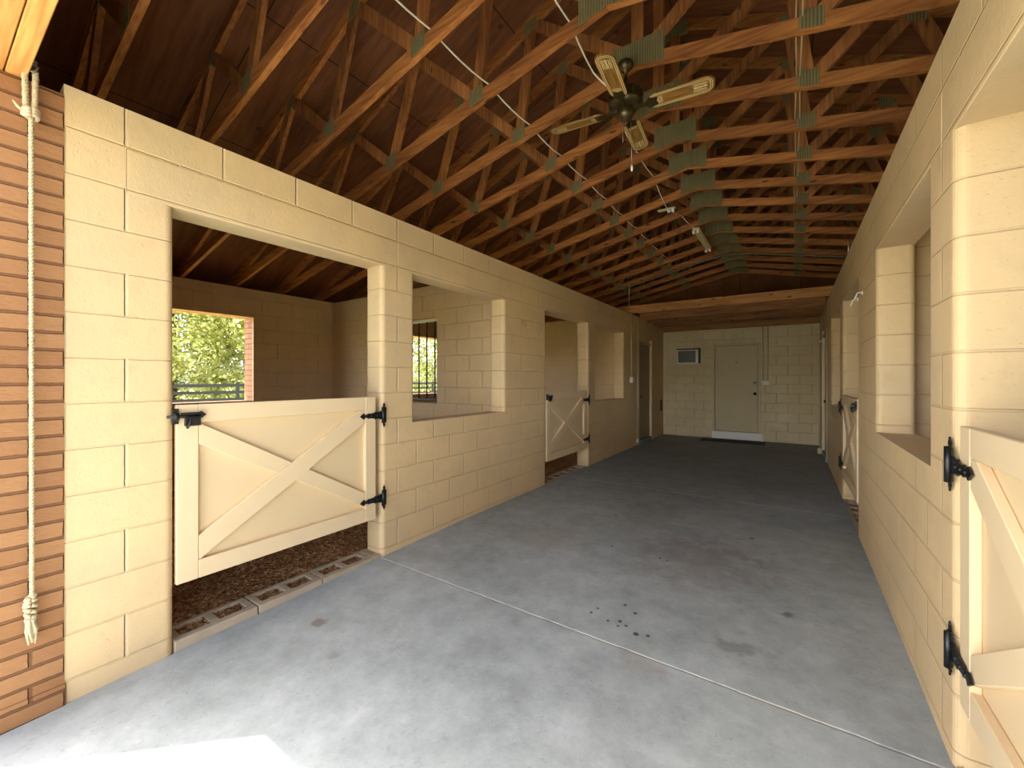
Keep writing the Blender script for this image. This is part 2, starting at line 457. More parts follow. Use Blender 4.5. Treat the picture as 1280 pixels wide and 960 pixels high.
def aisle_wall(name, x0, x1, ystart, label, door):
    w = MB()
    edges = [ystart] + [v for o in OPEN for v in o[:2]]
    for (a, b), k in zip([(ystart, .792), (2.102, 2.445), (3.76, 4.708), (6.055, 6.37)], range(4)):
        pier(w, x0, x1, a, b, ZLOW, LZ0, 0 if k == 0 else R_, R_)
    pier(w, x0, x1, 7.71, door[0], ZLOW, LZ0, R_, 0)
    w.box(x0, x1, door[1], YB, ZLOW, LZ0)
    w.box(x0, x1, door[0], door[1], 2.15, LZ0)
    for y0, y1, s in OPEN:
        if s: w.box(x0, x1, y0 - R_, y1 + R_, ZLOW, s)
    # lintel course and top course
    lint = [(.604, 2.26), (2.26, 3.92), (4.54, 6.21), (6.21, 7.88)]
    y = ystart
    for a, b in lint:
        if a > y: w.box(x0, x1, y, a, LZ0, LZ1)
        y = b
    w.box(x0, x1, y, YB, LZ0, LZ1)
    w.box(x0, x1, ystart, YB, LZ1, WT)
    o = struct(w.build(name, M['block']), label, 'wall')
    for a, b in lint:
        l = MB(); l.box(x0, x1, a + .002, b - .002, LZ0 - .004, LZ1)
        l.build('lintel', M['lintel'], o, .004)
    return o
aisle_wall('wall_left', XL - TH, XL, .398, 'cream painted concrete block wall with stall openings on the left of the aisle', DOORY)
aisle_wall('wall_right', XR, XR + TH, .398, 'cream painted concrete block wall with stall openings on the right of the aisle', (8.5, 9.36))

# brick pier ends at the entrance
for nm, x0, x1, lb in (('wall_front_left', XL - TH, XL + .004, 'tan brick pier at the entrance end of the left wall'),
                       ('wall_front_right', XR - .004, XR + TH, 'tan brick pier at the entrance end of the right wall')):
    b = MB(); b.box(x0, x1, .0, .398, ZLOW, 2.625)
    b.box(x0, x1 + (.006 if x0 < -1 else 0), .0, .40, ZLOW, fz(.2) + .10)
    struct(b.build(nm, M['brick']), lb, 'wall')

# stall outer walls, fronts, partitions, back
def rect_wall(mb, axis, t0, t1, u0, u1, z0, z1, holes):
    """wall slab with rectangular holes; axis 'x': slab normal x, u=y"""
    us = sorted({u0, u1, *[h[0] for h in holes], *[h[1] for h in holes]})
    for a, b in zip(us[:-1], us[1:]):
        cuts = [(h[2], h[3]) for h in holes if h[0] <= a and h[1] >= b]
        segs = [(z0, z1)] if not cuts else [(z0, cuts[0][0]), (cuts[0][1], z1)]
        for p, q in segs:
            if q > p:
                if axis == 'x': mb.box(t0, t1, a, b, p, q)
                else: mb.box(a, b, t0, t1, p, q)
WIN = [(1.40, 2.76, 1.07, 2.235), (5.30, 6.66, 1.07, 2.235), (8.9, 9.9, 1.07, 2.235)]
w = MB(); rect_wall(w, 'x', XOL - .03, XOL, .2, YB, ZLOW, 2.63, WIN)
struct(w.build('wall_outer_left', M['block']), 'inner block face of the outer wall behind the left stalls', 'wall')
w = MB(); rect_wall(w, 'x', XOL - .27, XOL - .03, 0, YB + .2, ZLOW, 2.63, WIN)
struct(w.build('wall_outer_left_brick', M['brick_out']), 'brick outer wall around the window of the left stall', 'wall')
w = MB(); rect_wall(w, 'x', XOR, XOR + .27, 0, YB + .2, ZLOW, 2.63, WIN)
struct(w.build('wall_outer_right', M['block']), 'outer wall behind the right stalls', 'wall')
w = MB(); w.box(XOL - .27, XL - TH, 0, .2, ZLOW, 2.63)
struct(w.build('wall_front_stall_left', M['brick_out']), 'brick front wall of the left stalls', 'wall')
w = MB(); w.box(XR + TH, XOR + .27, 0, .2, ZLOW, 2.63)
struct(w.build('wall_front_stall_right', M['brick_out']), 'brick front wall of the right stalls', 'wall')
GR = (-4.90, -3.885, 1.045, 2.19)
w = MB(); rect_wall(w, 'y', 3.96, 4.16, XOL, XL - TH, ZLOW, 2.62, [GR])
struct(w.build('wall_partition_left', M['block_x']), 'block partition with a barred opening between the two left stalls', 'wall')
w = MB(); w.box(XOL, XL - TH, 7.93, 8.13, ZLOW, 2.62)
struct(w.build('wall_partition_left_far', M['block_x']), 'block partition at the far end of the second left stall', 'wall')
for nm, y in (('wall_partition_right', 3.96), ('wall_partition_right_far', 7.93)):
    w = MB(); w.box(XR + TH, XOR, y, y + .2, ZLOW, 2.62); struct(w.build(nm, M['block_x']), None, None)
DX0, DX1 = -1.50, -.615
w = MB(); rect_wall(w, 'y', YB, YB + .2, XOL - .27, XOR + .27, ZLOW, 2.74, [(DX0, DX1, .17, 2.15)])
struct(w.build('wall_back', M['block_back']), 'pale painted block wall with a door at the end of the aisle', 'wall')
for nm, y0, y1 in (('wall_gable_back', YB, YB + .15), ('wall_gable_front', .02, .12)):
    g = MB(); g.prism([(XOL - .2, 2.64), (XOR + .2, 2.64), (XOR + .2, 2.74), (XM, 4.94), (XOL - .2, 2.74)], 'y', y0, y1)
    if y0 < 1:
        g = MB(); g.prism([(XOL - .2, 2.64), (XL - .2, 2.64), (XL - .2, 2.92), (XR + .2, 2.92), (XR + .2, 2.64), (XOR + .2, 2.64), (XOR + .2, 2.74), (XM, 4.94), (XOL - .2, 2.74)], 'y', y0, y1)
    struct(g.build(nm, M['deck']), None, None)

# unseen eaves boards, added to stop light leaking in over the walls
k = 6
for s in (-1, 1):
    xw = XOL - .27 if s < 0 else XOR + .27; xe = XM + s * 5.95
    g = MB(); a, b = sorted((xw, xe)); g.box(a, b, -.4, YB + .5, 2.425, 2.445)
    a, b = sorted((xe - s * .02, xe)); g.box(a, b, -.4, YB + .5, 2.425, 2.52)
    struct(g.build('trim_%d' % k, M['white']), 'white eaves soffit board, unseen, added to block light leaks', 'soffit'); k += 1
# roof deck
SL = .417
def ztop(x): return 2.75 + SL * (5.28 - abs(x - XM)) + 0   # centre line of the top chord
g = MB()
for s in (-1, 1):
    xe = XM + s * 5.95
    z0, z1 = ztop(XM) + .051, ztop(xe) + .051
    g.poly([(XM, -.4, z0), (xe, -.4, z1), (xe, YB + .5, z1), (XM, YB + .5, z0),
            (XM, -.4, z0 + .03), (xe, -.4, z1 + .03), (xe, YB + .5, z1 + .03), (XM, YB + .5, z0 + .03)],
           [(0, 1, 2, 3), (7, 6, 5, 4), (0, 4, 5, 1), (1, 5, 6, 2), (2, 6, 7, 3), (3, 7, 4, 0)])
struct(g.build('ceiling', M['deck']), 'dark plywood roof deck above the trusses', 'ceiling')

# ------------------------------------------------------------------ trusses
BS = .2121
def zb(x): return 2.635 + BS * (5.28 - abs(x - XM))         # lower edge of the bottom chord
B_ = [-4.12, -3.075, -2.06]; T_ = [-4.92, -3.66, -2.75, -1.93]
def nodes():
    web = []
    for s in (1, -1):
        f = (lambda x: x) if s == 1 else (lambda x: 2 * XM - x)
        b = [(f(x), zb(x) + .045) for x in B_]; tt = [(f(x), ztop(x)) for x in T_]
        pk = (XM, zb(XM) + .06)
        web += [(b[0], tt[0]), (b[0], tt[1]), (tt[1], b[1]), (b[1], tt[2]), (tt[2], b[2]), (b[2], tt[3]), (tt[3], pk)]
    web.append(((XM, zb(XM) + .05), (XM, ztop(XM) - .02)))
    return web
def make_truss():
    root = empty('roof_truss', (XM, 0, 2.635), '', 'roof truss', 'timber roof trusses over the aisle')
    t = .019
    for s in (-1, 1):
        xe = XM + s * 5.42; xt = XM + s * 5.85
        m = MB(); m.prism([(xe, zb(xe) + .0), (XM, zb(XM)), (XM, zb(XM) + .093), (xe, zb(xe) + .093)], 'y', -t, t)
        m.build('bottom_chord', M['wood_x'], root)
        m = MB(); m.prism([(xt, ztop(xt) - .048), (XM, ztop(XM) - .048), (XM, ztop(XM) + .049), (xt, ztop(xt) + .049)], 'y', -t, t)
        m.build('top_chord', M['wood_x'], root)
    for a, b in nodes():
        d = Vector((b[0] - a[0], b[1] - a[1])).normalized(); n = Vector((-d.y, d.x)) * .0445
        p = Vector(a); q = Vector(b)
        m = MB(); m.prism([tuple(p + n), tuple(p - n), tuple(q - n), tuple(q + n)], 'y', -t + .002, t - .002)
        m.build('web', M['wood_z'] if abs(d.y) > .6 else M['wood_x'], root)
    def gusset(x, z, w, h, sl):
        m = MB(); m.prism([(x - w / 2, z - h / 2 - sl * w / 2), (x + w / 2, z - h / 2 + sl * w / 2), (x + w / 2, z + h / 2 + sl * w / 2), (x - w / 2, z + h / 2 - sl * w / 2)], 'y', -t - .0025, t + .0025)
        m.build('gusset_plate', M['plate'], root)
    for s in (1, -1):
        f = (lambda x: x) if s == 1 else (lambda x: 2 * XM - x)
        for x in B_: gusset(f(x), zb(x) + .075, .13, .12, BS * s)
        for x in T_[1:]: gusset(f(x), ztop(x) - .03, .12, .10, SL * s)
    m = MB(); w2 = .20; z = zb(XM)
    m.prism([(XM - w2, z + .012 - BS * w2), (XM, z + .012), (XM + w2, z + .012 - BS * w2), (XM + w2, z + .20), (XM - w2, z + .20)], 'y', -t - .0025, t + .0025)
    m.build('gusset_plate', M['plate'], root)
    gusset(XM, ztop(XM) - .05, .24, .14, 0)
    return root
TY = [round(2.55 + .612 * k, 3) for k in range(-3, 14)]
ORD = ['first', 'second', 'third', 'fourth', 'fifth', 'sixth', 'seventh', 'eighth', 'ninth', 'tenth', 'eleventh', 'twelfth', 'thirteenth', 'fourteenth', 'fifteenth', 'sixteenth', 'seventeenth']
proto = make_truss()
for i, y in enumerate(TY):
    if i == 0: r = proto
    else:
        r = proto.copy(); C.objects.link(r)
        for ch in list(proto.children):
            c = ch.copy(); c.parent = r; C.objects.link(c)
    r.location = (XM, y, 2.635)
    r['label'] = ORD[i] + ' timber roof truss counted from the entrance, spanning above the aisle'

# ------------------------------------------------------------------ header at the entrance
h = empty('entrance_header', (XM, .2, 2.625), 'pale lumber header beam over the entrance, resting on the brick pier', 'beam')
for a, b in ((.232, .29), (.135, .228), (.0, .131)):
    m = MB(); m.box(XL - .2, XR + .2, a, b, 2.627, 2.92); m.build('board', M['header'], h, .003)

w = MB(); w.box(DX0 - .1, DX1 + .1, YB + .12, YB + .2, .0, 2.3); struct(w.build('blocker_behind_door', M['block_back']))  # unseen slab added to block daylight leaking round the back door
# storage loft at the back
lf = empty('storage_loft', (-1.09, 8.3, 2.55), 'orange lumber storage loft platform in front of the back wall', 'loft')
m = MB(); m.box(XL - .26, XR + .12, 8.14, 8.18, WT + .002, 2.835); m.build('front_beam', M['loft'], lf, .004)
for y in (8.72, 9.24, 9.72, 10.22):
    m = MB(); m.box(XL + .005, XR - .005, y - .019, y + .019, 2.61, 2.80); m.build('joist', M['joist'], lf, .003)
m = MB(); m.box(XL + .005, XR - .005, YB - .045, YB - .003, 2.53, 2.72); m.build('ledger', M['loft'], lf, .003)
m = MB(); m.box(XL - .1, XR + .1, 8.185, YB - .002, 2.802, 2.82); m.build('deck_board', M['loft'], lf)

# ------------------------------------------------------------------ gates
def hinge(gate, side, y, z, face):
    """side = +1 left wall (faces +x), -1 right wall; strap points to -y"""
    s = side
    def X(a): return face + s * a
    def xb(mb, a, b, y0, y1, z0, z1): mb.box(min(X(a), X(b)), max(X(a), X(b)), y0, y1, z0, z1)
    st = MB()
    up_ = [(y + .008, .032), (y - .02, .032), (y - .026, .027), (y - .06, .025), (y - .066, .030), (y - .075, .021), (y - .12, .017), (y - .126, .022), (y - .134, .013), (y - .158, .010), (y - .168, .024)]
    pts = [(a, z + b) for a, b in up_] + [(y - .202, z)] + [(a, z - b) for a, b in reversed(up_)]
    st.prism(pts, 'x', X(.002), X(.010))
    for q in (.05, .10, .15): st.lathe([(.0, .015 * s), (.006, .0145 * s), (.008, .010 * s)], (X(0), y - q, z), 10, 'x')
    o = st.build('hinge', M['black'], gate, .0015)
    pl = MB()
    pl.prism([(y - .006, z + .06), (y + .036, z + .06), (y + .036, z - .06), (y - .006, z - .06)], 'x', X(.004), X(.012))
    for d in (1, -1):
        pl.prism([(y + .010, z + d * .055), (y + .008, z + d * .072), (y + .002, z + d * .078), (y + .010, z + d * .084), (y + .016, z + d * .1), (y + .022, z + d * .084), (y + .03, z + d * .078), (y + .024, z + d * .072), (y + .022, z + d * .055)], 'x', X(.004), X(.011))
        pl.lathe([(.0, .017 * s), (.006, .0165 * s), (.008, .011 * s)], (X(0), y + .018, z + d * .042), 10, 'x')
    pl.build('hinge_plate', M['black'], o, .0015)
    pn = MB(); pn.lathe([(.0, z - .065), (.011, z - .064), (.011, z + .064), (.0, z + .065)], (X(.016), y + .002, 0), 14); pn.build('hinge_pin', M['black'], o)
    return o
def latch(gate, side, y, z, face):
    s = side
    def X(a): return face + s * a
    b = MB()
    b.box(min(X(.002), X(.02)), max(X(.002), X(.02)), y + .022, y + .092, z - .048, z + .02)
    b.box(min(X(.02), X(.028)), max(X(.02), X(.028)), y + .04, y + .085, z - .04, z - .004)
    b.prism([(y + .004, z + .024), (y + .085, z + .024), (y + .092, z + .030), (y + .116, z + .010), (y + .092, z - .010), (y + .085, z - .004), (y + .004, z - .004)], 'x', X(.012), X(.026))
    b.tube([(X(.034), y + .045, z - .01), (X(.032), y + .034, z - .042), (X(.02), y + .030, z - .058)], .007, 8)
    o = b.build('latch', M['black'], gate, .0015)
    r = MB(); r.tube([(X(.02), y - .055, z + .006), (X(.02), y + .09, z + .006)], .008, 10); r.build('bolt', M['black'], o)
    k = MB(); k.lathe([(.010, -.012), (.022, -.01), (.022, .010), (.010, .012), (.010, -.012)], (X(.02), y - .018, z + .006), 16, 'y')
    for d in (1, -1): k.box(min(X(.0), X(.014)), max(X(.0), X(.014)), y - .032, y - .004, z + .006 + d * .028 - .012, z + .006 + d * .028 + .012)
    k.build('keeper', M['black'], o, .0015)
    return o
def make_gate(y0, y1, z0, z1, face, side, label):
    """face = x of the front plane of the boards; side = +1 faces +x"""
    root = empty('stall_gate', (face - side * .03, (y0 + y1) / 2, z0), label, 'gate', 'painted cross-braced stall gates')
    s = side
    def bx(name, a, b, ya, yb, za, zc, mat='gate', bev=.003):
        m = MB(); m.box(min(face - s * a, face - s * b), max(face - s * a, face - s * b), ya, yb, za, zc)
        return m.build(name, M[mat], root, bev)
    bx('panel', .030, .042, y0 + .004, y1 - .004, z0 + .004, z1 - .004, 'gate_panel', 0)
    sw = .098
    bx('stile', 0, .030, y0, y0 + sw, z0, z1); bx('stile', 0, .030, y1 - sw + .005, y1, z0, z1)
    bx('rail', 0, .030, y0 + sw + .001, y1 - sw + .004, z1 - .098, z1); bx('rail', 0, .030, y0 + sw + .001, y1 - sw + .004, z0, z0 + .10)
    ya, yb, za, zc = y0 + sw + .002, y1 - sw + .003, z0 + .102, z1 - .1
    # braces clipped to the inner rectangle: a corner-to-corner band
    def band(up, cut=None):
        A = Vector((ya, za if up else zc)); Bp = Vector((yb, zc if up else za))
        w = .105; d = (Bp - A).normalized(); k = w / abs(d.y) / 1.0; hq = w / abs(d.x)
        sg = 1 if up else -1
        if up: return [(ya, za), (ya, za + hq), (yb - k * .30, zc), (yb, zc), (yb, zc - hq * .75), (ya + k * .05, za)]
        return [(ya, zc), (ya, zc - hq * .92), (yb - .0, za + .02), (yb, za + hq * .92), (ya + k * .06, zc)]
    m = MB(); m.prism(band(True), 'x', face - s * .001, face - s * .0298); m.build('brace', M['gate'], root, .003)
    # the other brace in two lengths either side of the through brace
    P = band(True); lo0, lo1 = Vector((ya, za)), Vector((yb, zc - (P[1][1] - za) * .75)); up0, up1 = Vector(P[1]), Vector(P[2])
    Q = band(False); qt0, qt1 = Vector(Q[0]), Vector(Q[3]); qb0, qb1 = Vector(Q[1]), Vector(Q[2])
    def cross(a, b, c, d):
        r = b - a; q = d - c; t = ((c - a).x * q.y - (c - a).y * q.x) / (r.x * q.y - r.y * q.x); return a + r * t
    a1 = cross(qt0, qt1, up0, up1); a2 = cross(qb0, qb1, up0, up1); b1 = cross(qt0, qt1, lo0, lo1); b2 = cross(qb0, qb1, lo0, lo1)
    e = .0015
    m = MB(); m.prism([tuple(qt0), tuple(qb0), (a2.x - e, a2.y), (a1.x - e, a1.y)], 'x', face - s * .001, face - s * .0298)
    m.build('brace', M['gate'], root, .003)
    m = MB(); m.prism([(b1.x + e, b1.y), (b2.x + e, b2.y), tuple(qb1), tuple(qt1)], 'x', face - s * .001, face - s * .0298)
    m.build('brace', M['gate'], root, .003)
    hinge(root, s, y1 + .055, z1 - .145, face + s * .001); hinge(root, s, y1 + .055, z0 + .15, face + s * .001)
    latch(root, s, y0 + .01, z1 - .065, face + s * .001)
    return root
make_gate(.80, 2.048, .292, 1.235, XL, 1, 'large cream cross-braced stall gate nearest the camera, left wall beside the brick pier')
make_gate(4.735, 6.008, .285, 1.195, XL, 1, 'smaller looking cream stall gate farther along the left wall past the wall hooks')
make_gate(.80, 2.048, .25, 1.21, XR, -1, 'cream stall gate cut off by the right edge of the photo')
make_gate(4.80, 6.11, .255, 1.19, XR, -1, 'cream stall gate far along the right wall, seen edge on')

# sill blocks in the stall doorways
k = 1
for side in (-1, 1):
    for (y0, y1, s_) in (OPEN[0], OPEN[2]):
        x0, x1 = (XL - TH, XL - .002) if side < 0 else (XR + .002, XR + TH)
        m = MB(); y = y0 + .002
        zt = .0
        while y < y1 - .03:
            e = min(y + .405, y1 - .002)
            m.box(x0, x0 + .034, y, e, ZLOW, zt); m.box(x1 - .05, x1, y, e, ZLOW, zt)
            m.box(x0 + .034, x1 - .05, y, y + .04, ZLOW, zt); m.box(x0 + .034, x1 - .05, e - .04, e, ZLOW, zt)
            if e - y > .3: m.box(x0 + .034, x1 - .05, (y + e) / 2 - .022, (y + e) / 2 + .022, ZLOW, zt)
            y += .413
        o = m.build('trim_%d' % k, M['sill'], None, .004); struct(o); k += 1

# ------------------------------------------------------------------ shavings in the stalls
def bedding(x0, x1, y0, y1, label, dense):
    m = MB(); nx, ny = 26, 30
    rnd = random.Random(int(y0 * 100))
    vs = []
    for i in range(nx + 1):
        for j in range(ny + 1):
            x = x0 + (x1 - x0) * i / nx; y = y0 + (y1 - y0) * j / ny
            z = -.035 + .03 * rnd.random() + .03 * math.sin(x * 2.3) * math.cos(y * 1.9)
            if min(abs(x - XL + .1), abs(x - XR - .1)) < .16: z = -.022 + .010 * rnd.random()
            vs.append((x, y, z))
    fs = [(i * (ny + 1) + j, (i + 1) * (ny + 1) + j, (i + 1) * (ny + 1) + j + 1, i * (ny + 1) + j + 1) for i in range(nx) for j in range(ny)]
    m.poly(vs, fs, True)
    for (ax0, ax1, ay0, ay1, n) in dense:
        for _ in range(n):
            x = rnd.uniform(ax0, ax1); y = rnd.uniform(ay0, ay1); a = rnd.uniform(0, PI); l = rnd.uniform(.004, .012); w_ = rnd.uniform(.002, .005)
            z = rnd.uniform(-.018, .02) if ay1 - ay0 > 1.4 or abs(ax1 - ax0) > .3 else rnd.uniform(-.014, -.002); tl = rnd.uniform(-.6, .6)
            c, s = math.cos(a), math.sin(a)
            m.poly([(x - c * l, y - s * l, z - tl * l), (x - s * w_, y + c * w_, z + .004), (x + c * l, y + s * l, z + tl * l), (x + s * w_, y - c * w_, z + .002)], [(0, 1, 2, 3)])
    o = m.build('shavings', M['shavings']); tag(o, label, 'bedding', kind='stuff'); return o
bedding(XOL, XL - .045, .2, 3.95, 'brown wood shavings spread under the nearest left gate', [(-3.6, XL - .2, .8, 2.6, 5000), (XL - .16, XL - .05, .83, 2.05, 500)])
bedding(XOL, XL - .045, 4.17, 7.92, 'brown wood shavings spread under the far left gate', [(-3.4, XL - .2, 4.8, 6.6, 3500), (XL - .16, XL - .05, 4.76, 6.0, 250)])
bedding(XR + .045, XOR, 4.17, 7.92, 'brown wood shavings at the foot of the far right gate', [(XR + .2, 1.3, 4.8, 6.6, 2500), (XR + .05, XR + .16, 4.84, 6.0, 250)])
bedding(XR + .045, XOR, .2, 3.95, 'brown wood shavings behind the near right gate', [])
for nm, x0, x1 in (('floor_left_stalls', XOL, XL - TH), ('floor_right_stalls', XR + TH, XOR)):
    m = MB(); m.box(x0, x1, .2, YB, ZLOW - .05, -.09); struct(m.build(nm, M['concrete']))

# ------------------------------------------------------------------ barred opening
g = empty('window_grille', ((GR[0] + GR[1]) / 2, 4.0, GR[2]), 'dark vertical bar grille in the partition opening seen through the left wall window', 'grille')
x = -3.961
while x > GR[0] + .05:
    m = MB(); m.tube([(x, 4.0, GR[2] + .05), (x, 4.0, GR[3] - .035)], .0095, 10); m.build('bar', M['bar'], g); x -= .152
m = MB(); m.box(GR[0] + .005, GR[1] - .005, 3.98, 4.02, GR[2] + .035, GR[2] + .06); m.build('rail', M['bar'], g)
m = MB(); m.box(GR[0] + .005, GR[1] - .005, 3.98, 4.02, GR[3] - .045, GR[3] - .012); m.build('rail', M['white'], g)

# ------------------------------------------------------------------ back door
m = MB(); m.box(DX0 + .018, DX1 - .018, YB + .03, YB + .075, .180, 2.132)
d1 = struct(m.build('door_1', M['door'], None, .003), 'flat cream door in the pale back wall', 'door')
m = MB()
for a, b, zt in ((DX0 - .035, DX0 + .008, 2.185), (DX1 - .008, DX1 + .035, 2.185)): m.box(a, b, YB - .022, YB + .06, .172, zt)
m.box(DX0 + .008, DX1 - .008, YB - .022, YB + .06, 2.142, 2.185)
m.build('door_frame', M['frame'], d1, .004)
for z, nm in ((1.285, 'deadbolt'), (1.045, 'door_knob')):
    m = MB(); m.lathe([(.034, 0), (.034, -.008), (.014, -.012), (.014, -.03), (.026, -.036), (.029, -.05), (.02, -.062), (0, -.064)] if nm == 'door_knob' else [(.032, 0), (.032, -.02), (.024, -.026), (0, -.027)], (-.685, YB + .03, z), 20, 'y')
    m.build(nm, M['brass'] if nm == 'door_knob' else M['steel'], d1)
m = MB(); m.box(-.692, -.678, YB + .02, YB + .03, 1.095, 1.15); m.build('hasp', M['steel'], d1)
m = MB(); m.lathe([(.012, 0), (.012, -.006), (0, -.007)], (-1.055, YB + .03, 1.75), 14, 'y'); m.build('peephole', M['brass'], d1)
m = MB(); m.box(DX0 - .06, DX1 + .09, YB - .03, YB + .02, .0, .165)
struct(m.build('trim_5', M['white'], None, .006), 'whitish concrete threshold step under the back door', 'threshold')

# side doors
def side_door(idx, x, s, y0, y1, label):
    """s = +1: wall faces +x"""
    m = MB(); a, b = sorted((x - s * .05, x - s * .012)); m.box(a, b, y0 + .03, y1 - .03, .10, 2.11)
    d = struct(m.build('door_%d' % idx, M['door_dark'], None, .003), label, 'door')
    m = MB(); a, b = sorted((x - s * .10, x + s * .02))
    m.box(a, b, y0 - .012, y0 + .028, .09, 2.2); m.box(a, b, y0 + .028, y1 - .028, 2.112, 2.16)
    m.build('door_frame', M['door_dark'], d, .003)
    m = MB(); a, b = sorted((x - s * .10, x + s * .034)); m.box(a, b, y1 - .028, y1 + .05, .02, 2.24); m.build('door_casing', M['gate'], d, .004)
    m = MB(); a, b = sorted((x - s * .15, x + s * .03)); m.box(a, b, y0 - .01, y1 + .02, .0, .088); m.build('door_sill', M['concrete'], d, .004)
    m = MB(); m.lathe([(.03, 0), (.03, .006 * s), (.012, .01 * s), (.012, .03 * s), (.026, .036 * s), (.026, .052 * s), (0, .06 * s)], (x - s * .012, y0 + .1, 1.0), 18, 'x'); m.build('door_knob', M['brass'], d)
side_door(2, XL, 1, DOORY[0], DOORY[1], 'tan side door in the left wall near the back')
side_door(3, XR, -1, 8.5, 9.36, 'tan side door in the right wall near the back, only its white casing showing')

# ------------------------------------------------------------------ framed panel on the back wall
p = empty('wall_panel', (-2.07, YB, 1.74), 'small white framed grey panel high on the back wall left of the door', 'wall unit')
m = MB(); m.box(-2.33, -1.80, YB - .05, YB, 1.745, 2.11); m.build('casing', M['recess_shade'], p, .004)  # dark backing whose top and right rim stands in for the recess shadow
m = MB(); x0, x1, z0, z1 = -2.322, -1.84, 1.738, 2.078
for a, b, c_, d_ in ((x0, x1, z1 - .03, z1), (x0, x1, z0, z0 + .03), (x0, x0 + .03, z0 + .03, z1 - .03), (x1 - .055, x1, z0 + .03, z1 - .03)): m.box(a, b, YB - .08, YB - .05, c_, d_)
m.build('frame', M['white'], p, .003)
m = MB(); m.box(x0 + .028, x1 - .05, YB - .066, YB - .05, z0 + .028, z1 - .028)
m.build('pane', M['panel'], p)

# ------------------------------------------------------------------ electrics on the walls
def conduit_box(name, label, tubes, box, strap=None):
    e = empty(name, box and (box[0], box[1], box[2]) or tubes[0][0], label, 'switch' if box else 'conduit')
    for t in tubes:
        m = MB(); m.tube(t, .0115, 10); m.build('conduit', M['conduit'], e)
    return e
s1 = conduit_box('light_switch', 'white switch box with two conduits beside the back door', [[(-.53, YB - .018, 1.33), (-.53, YB - .018, 2.54)], [(-.435, YB - .018, 1.33), (-.435, YB - .018, 2.54)]], (-.48, YB, 1.25))
m = MB(); m.box(-.55, -.405, YB - .05, YB - .001, 1.24, 1.34); m.build('box', M['white'], s1, .006)
for x in (-.515, -.44): 
    m = MB(); m.box(x - .006, x + .006, YB - .062, YB - .05, 1.275, 1.305); m.build('toggle', M['holder'], s1, .002)
s2 = conduit_box('light_switch', 'white switch box hanging at the end of a conduit on the left wall', [[(XL + .018, 8.13, 1.40), (XL + .018, 8.13, 2.0), (XL + .018, 8.10, 2.68)]], (XL, 8.2, 1.30))
m = MB(); m.box(XL + .001, XL + .05, 8.08, 8.19, 1.30, 1.41); m.build('box', M['white'], s2, .006)
m = MB(); m.box(XL + .05, XL + .062, 8.13, 8.142, 1.34, 1.37); m.build('toggle', M['holder'], s2, .002)
s3 = conduit_box('conduit_pipe', 'pale conduit running from floor to loft beside the left side door', [[(XL + .02, 8.52, .09), (XL + .02, 8.52, 2.55)]], None)
m = MB()
for z in (.11, 1.2, 2.5): m.box(XL, XL + .036, 8.495, 8.545, z, z + .03)
m.box(XL, XL + .045, 8.485, 8.555, .06, .11)
m.build('strap', M['conduit'], s3, .003)
s4 = conduit_box('conduit_pipe', 'pale conduit dropping from the loft beside the right side door casing', [[(XR - .02, 9.55, 1.0), (XR - .02, 9.55, 2.55)], [(XR - .055, 9.48, .06), (XR - .055, 9.48, 2.06)]], None)
m = MB(); m.box(XR - .07, XR, 9.45, 9.58, 2.04, 2.09); m.box(XR - .09, XR, 9.44, 9.52, .0, .1); m.build('strap', M['conduit'], s4, .003)

# black bolt near the back left corner
t_ = empty('door_bolt', (XL, 10.4, .85), 'black bolt on the left wall in the back corner', 'bolt')
m = MB(); m.box(XL + .001, XL + .016, 10.37, 10.41, .60, .86); m.build('plate', M['black'], t_, .004)
m = MB(); m.tube([(XL + .024, 10.39, .58), (XL + .024, 10.39, .88)], .009, 10); m.build('rod', M['black'], t_)

# hooks on the walls
def wall_hook(x, s, y, z, label, spread):
    m = MB()
    pts = [(x, y + .02, z + .05), (x + s * .03, y + .02, z + .055), (x + s * .045, y + .018, z + .025)]
    for k in range(9):
        a = k / 8 * PI * .95
        pts.append((x + s * (.045 + .02 * math.sin(a) * .6), y + .018 - spread * (1 - math.cos(a)) * .5, z + .025 - .04 * math.sin(a)))
    pts.append((pts[-1][0] + s * .004, pts[-1][1] - .02, pts[-1][2] + .006))
    m.tube(pts, .0045, 8)
    m.lathe([(.0, 0), (.018, 0), (.018, .006 * s), (0, .008 * s)], (x, y + .02, z + .05), 12, 'x')
    tag(m.build('wall_hook', M['holder'] if s < 0 else M['conduit']), label, 'hook', 'curled hooks on the block walls')
wall_hook(XL, 1, 4.13, 2.0, 'cream hook on the left wall, first of two before the far gate', .10)
wall_hook(XL, 1, 4.48, 1.99, 'cream hook on the left wall, second and nearer to the far gate', .12)
wall_hook(XR, -1, 4.40, 2.03, 'white hook on the right wall, the nearer and higher looking one', .10)
wall_hook(XR, -1, 4.68, 2.02, 'white hook on the right wall, the one nearer to the far right gate', .10)

